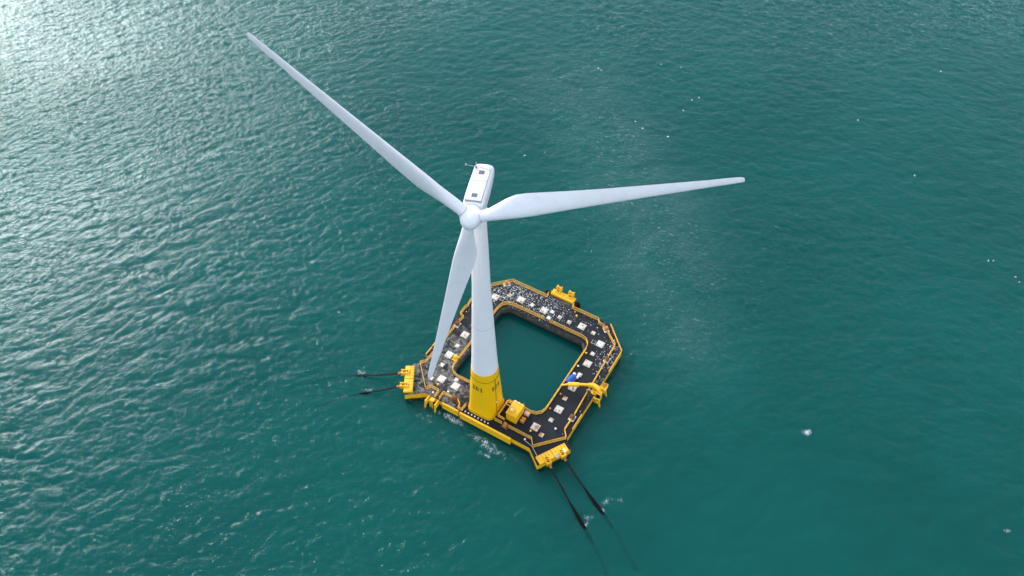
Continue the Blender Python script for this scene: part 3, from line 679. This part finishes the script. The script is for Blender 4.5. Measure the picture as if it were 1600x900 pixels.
# blades
AZ0 = R(47.6)      # measured from straight up towards the left, seen from the front
PITCH = 5.0
ST = [  # radius, chord, thickness ratio, twist deg, roundness
    (1.35, 1.80, 1.0, 14, 1.0), (2.2, 1.80, 1.0, 14, 1.0), (3.2, 1.95, .86, 14, .8), (4.6, 2.45, .60, 14, .4), (6.2, 3.05, .42, 13, .12), (7.8, 3.42, .33, 12, 0), (9.5, 3.42, .29, 10.5, 0),
    (12, 3.15, .26, 8.5, 0), (16, 2.70, .23, 6.2, 0), (20, 2.32, .21, 4.5, 0), (24, 1.98, .20, 3.2, 0), (28, 1.66, .19, 2.1, 0), (32, 1.34, .18, 1.2, 0), (35.5, 1.06, .18, .5, 0), (38, .94, .17, 0, 0), (39.3, .82, .17, 0, 0), (39.85, .66, .17, 0, 0), (40.0, .42, .17, 0, 0)]
def af(i, n):
    """closed section, x from -0.3 (nose) to 0.7 (tail)"""
    t = 2 * math.pi * i / n; x = 0.5 * (1 + math.cos(t))
    yt = 5 * (0.2969 * math.sqrt(x) - 0.126 * x - 0.3516 * x * x + 0.2843 * x ** 3 - 0.1036 * x ** 4)
    return x, (yt if t < math.pi else -yt * 0.75)
for kb in range(3):
    az = AZ0 - kb * 2 * math.pi / 3
    ax = upv * math.cos(az) - rtv * math.sin(az)
    tan = upv * math.sin(az) + rtv * math.cos(az)          # clockwise motion seen from the front
    rings_ = []; n = 36
    for (r_, ch, th, twd, rd) in ST:
        a = R(twd + PITCH); le = tan * math.cos(a) + nrm * math.sin(a); nm = nrm * math.cos(a) - tan * math.sin(a)
        ring = []
        for i in range(n):
            x, y = af(i, n); t = 2 * math.pi * i / n
            ch_ = ch * (1 + 0.07 * (1 - rd)); px, py = (0.30 - x) * ch_, y * ch * th
            cxr, cyr = -0.5 * ch * math.cos(t), 0.5 * ch * math.sin(t)
            px, py = px * (1 - rd) + cxr * rd, py * (1 - rd) + cyr * rd
            ring.append(HUB + ax * r_ + le * px + nm * py)
        rings_.append(ring)
    b = MB().rings(rings_).build('blade', M_white, turb, 60)
    b['label'] = ('white blade reaching up over open water', 'white blade reaching level over open water', 'white blade hanging down over the deck')[kb]
    def RG(r0, rad): return [HUB + ax * r0 + (tan * math.cos(2 * math.pi * i / 32) + nrm * math.sin(2 * math.pi * i / 32)) * rad for i in range(32)]
    MB().rings([RG(1.40, 1.02), RG(1.62, 0.97)]).build('root_collar', M_white, b, 40)
    MB().rings([RG(1.60, 0.945), RG(1.68, 0.93)]).build('root_seam', M_seam, b, 40)
    MB().rings([RG(0.3, 1.2), RG(1.3, 1.08), RG(1.42, 1.03)]).build('blade_socket', M_white, hub, 40)

# ------------------------------------------------------------------ things on the deck
gen = thing('equipment_cabin', (24.4, 4.9, DZ), 'yellow steel equipment cabin beside the turbine foot', 'cabin')
MB().cbox((24.4, 4.9, DZ + 1.42), (2.3, 3.3, 2.5), 0.06).build('cabin_body', M_yel, gen)
for i in range(6): MB().box((23.45 + i * 0.38, 3.24, DZ + 1.4), (0.12, 0.06, 2.1)).build('wall_rib', M_yel, gen)
for i in range(5): MB().box((25.56, 3.7 + i * 0.6, DZ + 1.4), (0.06, 0.14, 2.1)).build('wall_rib', M_yel, gen)
ro = MB().cbox((24.4, 4.9, DZ + 2.74), (2.44, 3.44, 0.12), 0.05).build('roof', M_yel, gen)
MB().cbox((24.05, 4.2, DZ + 3.0), (1.1, 1.0, 0.42), 0.1).build('roof_unit', M_yel, gen)
MB().lathe([(0.26, 0), (0.26, .14), (0.2, .2)], (24.05, 4.1, DZ + 3.2), 12).build('fan_cap', M_pale, gen)
for y in (6.1, 6.3): MB().lathe([(0.1, 0), (0.1, .35), (0.16, .36), (.16, .45)], (23.7 + (y - 6.1) * 4, 6.3, DZ + 2.8), 8).build('vent_pipe', M_pale, gen)
MB().tube((25.45, 6.4, DZ + 2.8), (25.45, 6.4, DZ + 3.8), 0.03, 5).build('antenna', M_pale, gen)
for (x, y) in ((23.4, 3.5), (25.4, 3.5), (23.4, 6.3), (25.4, 6.3)): MB().box((x, y, DZ + 0.09), (0.25, 0.25, 0.18)).build('skid_foot', M_yel, gen)
fr = thing('pipe_frame', (22.3, 4.9, DZ), 'yellow pipe frame between turbine foot and equipment cabin', 'frame')
for z in (0.5, 1.05):
    MB().path([(23.15, 2.75, DZ + z), (21.55, 2.85, DZ + z), (21.5, 6.75, DZ + z), (23.15, 6.85, DZ + z)], 0.1, 8).build('pipe', M_rail, fr)
MB().tube((21.5, 5.85, DZ + 1.05), (23.2, 5.85, DZ + 1.05), 0.1, 8).build('pipe', M_rail, fr)
for (x, y) in ((23.1, 2.75), (21.55, 2.85), (21.52, 4.8), (21.5, 6.75), (23.1, 6.85)): MB().tube((x, y, DZ), (x, y, DZ + 1.05), 0.08, 8).build('leg', M_rail, fr)
bx1 = MB().cbox((26.35, 6.35, DZ + 0.3), (1.05, 0.85, 0.6), 0.06).build('storage_box', M_pink); tag(bx1, 'faded pink square box on the deck beside the yellow cabin', 'box')
bx2 = thing('storage_box', (26.35, 4.75, DZ), 'rusty yellow box on the deck beside the yellow cabin', 'box')
MB().cbox((26.35, 4.75, DZ + 0.3), (0.8, 1.2, 0.6), 0.06).build('box_body', M_orust, bx2)
for y in (4.4, 5.1): MB().box((26.35, y, DZ + 0.62), (0.84, 0.12, 0.04)).build('strap', M_yel, bx2)
for o in (bx1,):
    lid = MB().cbox((26.35, 6.35, DZ + 0.64), (1.1, 0.9, 0.07), 0.03).build('lid', M_pink, o)

# crane: pedestal at the edge, boom stowed across the deck
cr = thing('deck_crane', (36.0, 18.0, DZ), 'yellow knuckle boom crane with boom stowed across the right deck arm', 'crane')
MB().lathe([(0.55, 0), (0.55, .15), (0.36, .2), (0.36, 1.3), (0.5, 1.35), (0.5, 1.55)], (35.6, 18.2, DZ), 16).build('pedestal', M_yel, cr, 40)
def boom(pts, name):
    mb = MB(); rr = []
    for i, (x, y, z, hw, hh) in enumerate(pts):
        a, b = pts[max(0, i - 1)], pts[min(len(pts) - 1, i + 1)]
        d = Vector((b[0] - a[0], b[1] - a[1], b[2] - a[2])).normalized(); s_ = Vector((-d.y, d.x, 0)).normalized(); u = d.cross(s_) * -1
        if u.z < 0: u = -u
        c = Vector((x, y, z)); ch = 0.35
        rr.append([c + s_ * hw * q + u * hh * w_ for q, w_ in ((-1, -1 + ch), (-1 + ch, -1), (1 - ch, -1), (1, -1 + ch), (1, 1 - ch), (1 - ch, 1), (-1 + ch, 1), (-1, 1 - ch))])
    return mb.rings(rr).build(name, M_yel, cr, 40)
boom([(37.35, 17.35, 3.7, .2, .25), (37.0, 17.75, 4.1, .38, .38), (36.2, 18.25, 4.35, .5, .42), (35.2, 18.35, 4.4, .46, .4), (34.3, 17.95, 4.4, .34, .36)], 'slew_arm')
boom([(34.4, 17.95, 4.4, .26, .3), (33.0, 17.35, 4.3, .24, .26), (32.4, 17.05, 4.25, .24, .26)], 'inner_boom')
boom([(32.6, 17.12, 4.2, .42, .34), (31.4, 16.55, 4.15, .42, .34), (30.5, 16.1, 4.1, .4, .32)], 'cylinder_housing')
boom([(30.6, 16.15, 4.1, .2, .22), (30.0, 15.75, 3.95, .16, .2), (29.3, 15.4, 3.7, .14, .16)], 'jib')
MB().path([(34.4, 17.0, 4.0), (35.2, 17.25, 4.0), (36.3, 17.35, 4.0)], 0.09, 8).build('hydraulic_ram', M_rail, cr)
for (x, y) in ((34.7, 17.3), (35.6, 17.5)): MB().tube((x, y - .1, 4.0), (x, y + .6, 4.2), 0.07, 6).build('bracket', M_yel, cr)
MB().tube((37.4, 17.35, 3.7), (37.45, 17.3, 3.1), 0.09, 8).build('hook_block', M_steel, cr)
for (x, y) in ((30.6, 15.9), (31.6, 16.35)): MB().tube((x, y, 4.0), (x, y, DZ), 0.09, 6).build('boom_rest', M_rust, cr)

# blue tarpaulin bundle
tb = thing('tarpaulin_bundle', (29.8, 18.6, DZ), 'bright blue tarpaulin bundle lying against the pool railing', 'tarpaulin')
def lump(c, size, rz, seed, amp=0.12, nu=22, nv=12):
    rr = []; A = Matrix.Translation(c) @ Matrix.Rotation(rz, 4, 'Z'); rnd = random.Random(seed)
    ph = [rnd.uniform(0, 6.3) for _ in range(6)]
    for j in range(nu + 1):
        f = j / nu; e = max(0.04, (1 - abs(2 * f - 1) ** 3.2)) ** 0.5
        ring = []
        for i in range(nv):
            t = 2 * math.pi * i / nv
            k = 1 + amp * (math.sin(5 * f * 6.3 + 2 * t + ph[0]) + math.sin(9 * f * 3 + 3 * t + ph[1])) * 0.6
            x = (f - 0.5) * size[0]; y = math.cos(t) * size[1] / 2 * e * k; z = max(0.02, size[2] * 0.45 + math.sin(t) * size[2] * 0.55 * e * k)
            ring.append(A @ Vector((x, y, z)))
        rr.append(ring)
    return MB().rings(rr)
lump((29.98, 18.45, DZ), (2.6, 1.45, 1.0), R(78), 3, 0.16).build('tarpaulin', M_blue, tb, 60)
lump((30.0, 20.05, DZ), (0.7, 0.75, 0.6), R(80), 4, 0.05).build('float_end', M_pale, tb, 60)
lump((30.45, 17.35, DZ + .02), (0.75, 0.5, 0.45), R(60), 5, 0.08).build('loose_corner', M_pale, tb, 60)
bo = thing('boat_hook', (30.75, 19.2, DZ), 'yellow pole with white float head beside the blue tarpaulin', 'pole')
MB().tube((30.6, 18.0, DZ + .08), (30.85, 19.4, DZ + .08), 0.06, 6).build('shaft', M_rail, bo)
MB().cbox((30.9, 19.8, DZ + .18), (0.5, 0.8, 0.34), 0.08, R(-10)).build('float_head', M_pale, bo)

# ------------------------------------------------------------------ mooring chains
def chain_link_faces(mb, c, d, side, L_=0.66, W_=0.38, r=0.09):
    """stadium-shaped link: 10 points round, square section"""
    pts = []
    for k in range(10):
        t = 2 * math.pi * k / 10; x = math.cos(t) * W_ / 2; l_ = math.copysign((L_ - W_) / 2, math.sin(t)) if abs(math.sin(t)) > 1e-6 else 0
        pts.append(c + d * (math.sin(t) * W_ / 2 + l_) + side * x)
    nn = d.cross(side)
    rr = []
    for k in range(10):
        o = (pts[k] - c).normalized(); rr.append([pts[k] + o * r + nn * 0, pts[k] + nn * r, pts[k] - o * r, pts[k] - nn * r])
    P = [p for q in rr for p in q]; F = []
    for k in range(10):
        j = (k + 1) % 10
        for i in range(4):
            m_ = (i + 1) % 4; F.append((k * 4 + i, k * 4 + m_, j * 4 + m_, j * 4 + i))
    mb.add(P, F)
def chain(p0, pw, lab, sleeve=None, group=None):
    p0, pw = Vector(p0), Vector((*pw, 0.0))
    h = (pw - p0); hd = Vector((h.x, h.y, 0)); Lh = hd.length; hd.normalize()
    o = thing('mooring_chain', p0, lab, 'chain', group)
    def at(s):   # sagging line, s horizontal metres
        f = s / Lh; return Vector((p0.x, p0.y, 0)) + hd * s + Vector((0, 0, p0.z * (1 - f) - 0.35 * 4 * f * (1 - f) * (0.6 if f < 1 else 0.15) - 0.022 * max(0, s - Lh) ** 2))
    mb = MB(); s = 0.25; k = 0; end = Lh + 14
    lk = Lh - sleeve if sleeve else end
    while s < lk:
        a, b = at(s), at(s + 0.1); d = (b - a).normalized(); sd_ = d.cross(Vector((0, 0, 1))).normalized(); u = d.cross(sd_)
        side = (sd_ + u) .normalized() if k % 2 else (sd_ - u).normalized()
        chain_link_faces(mb, a, d, side); s += 0.46; k += 1
    mb.build('chain_links', M_chain, o)['kind'] = 'stuff'
    if sleeve:
        rr = []; N = 26; rs = 0.26 if sleeve > 3 else 0.14
        for i in range(N + 1):
            s = Lh - sleeve + (sleeve + 14) * i / N; a, b = at(s), at(s + 0.1); d = (b - a).normalized()
            sd_ = d.cross(Vector((0, 0, 1))).normalized(); u = d.cross(sd_)
            r_ = 0.12 + rs * min(1, max(0, (s - (Lh - sleeve)) / (sleeve * 0.75)))
            if s > Lh: r_ = 0.12 + rs
            rr.append([a + (sd_ * math.cos(2 * math.pi * q / 12) + u * math.sin(2 * math.pi * q / 12)) * r_ for q in range(12)])
        MB().rings(rr).build('rubber_sleeve', M_black, o, 60)
hFL.sort(key=lambda p: p.y); hFR.sort(key=lambda p: p.y)
chain(hFL[1], (-10.5, -2.6), 'thin rusty mooring chain on the worn grey arm, farther from the boat landing')
chain(hFL[0], (-6.6, -5.5), 'rusty mooring chain with short black sleeve nearer the boat landing', 1.6)
chain(hFR[0], (46.7, -7.8), 'dark mooring chain with long black sleeve from the porch end nearer the turbine foot', 5.0)
chain(hFR[1], (48.1, -3.4), 'dark mooring chain with long black sleeve from the bare-plate end of the porch', 5.2)

# ------------------------------------------------------------------ gulls on the water
def gull_meshes():
    b = []; N = 12
    for i in range(N + 1):
        f = i / N; x = (f - 0.5) * 0.62; r_ = 0.12 * max(0.08, math.sin(math.pi * min(1, f ** 0.8))) ** 0.6
        b.append([(x, r_ * math.cos(2 * math.pi * q / 10), 0.06 + 0.02 * f + r_ * 0.8 * math.sin(2 * math.pi * q / 10)) for q in range(10)])
    body = MB().rings(b)
    body.tube((0.22, 0, 0.1), (0.27, 0, 0.24), 0.055, 8); body.lathe([(0.02, 0), (0.065, 0.03), (0.075, 0.08), (0.05, 0.13), (0.01, 0.15)], (0.29, 0, 0.2), 10)
    wing = MB()
    for s in (-1, 1):
        wing.add([(0.18, s * 0.10, 0.15), (0.0, s * 0.135, 0.16), (-0.25, s * 0.09, 0.15), (-0.40, s * 0.02, 0.12), (-0.1, s * 0.04, 0.185), (0.12, s * 0.05, 0.18)], [(0, 1, 4, 5), (1, 2, 3, 4)])
    bill = MB().tube((0.35, 0, 0.28), (0.45, 0, 0.265), 0.022, 6, 0.006)
    return body.mesh('plumage', M_gull, 60), wing.mesh('folded_wings', M_gullg, 60), bill.mesh('bill', M_orust)
gm = gull_meshes()
GR = 'gulls resting on the sea'
for i, (x, y) in enumerate(((71.8, 173.3), (57.1, 138), (-16.5, 122.4), (-15.2, 121.9), (-1.15, 133.8), (4.6, 135.4), (13.6, 122.5), (14.9, 124.6), (13.4, 116.9), (3.8, 105.5), (6.8, 103.8), (14.3, 104.1), (99.2, 101.4), (100.2, 102.0), (105.7, 99.3), (106.8, 98.1), (76.5, 122.9), (-24.7, 9.0))):
    g = thing('gull', (x, y, 0.05), 'small white gull resting on the open sea', 'gull', GR)
    g.rotation_euler = (0, 0, random.uniform(0, 6.28)); g.scale = (0.65,) * 3
    for me in gm:
        c = bpy.data.objects.new(me.name.split('.')[0], me); C.objects.link(c); c.parent = g
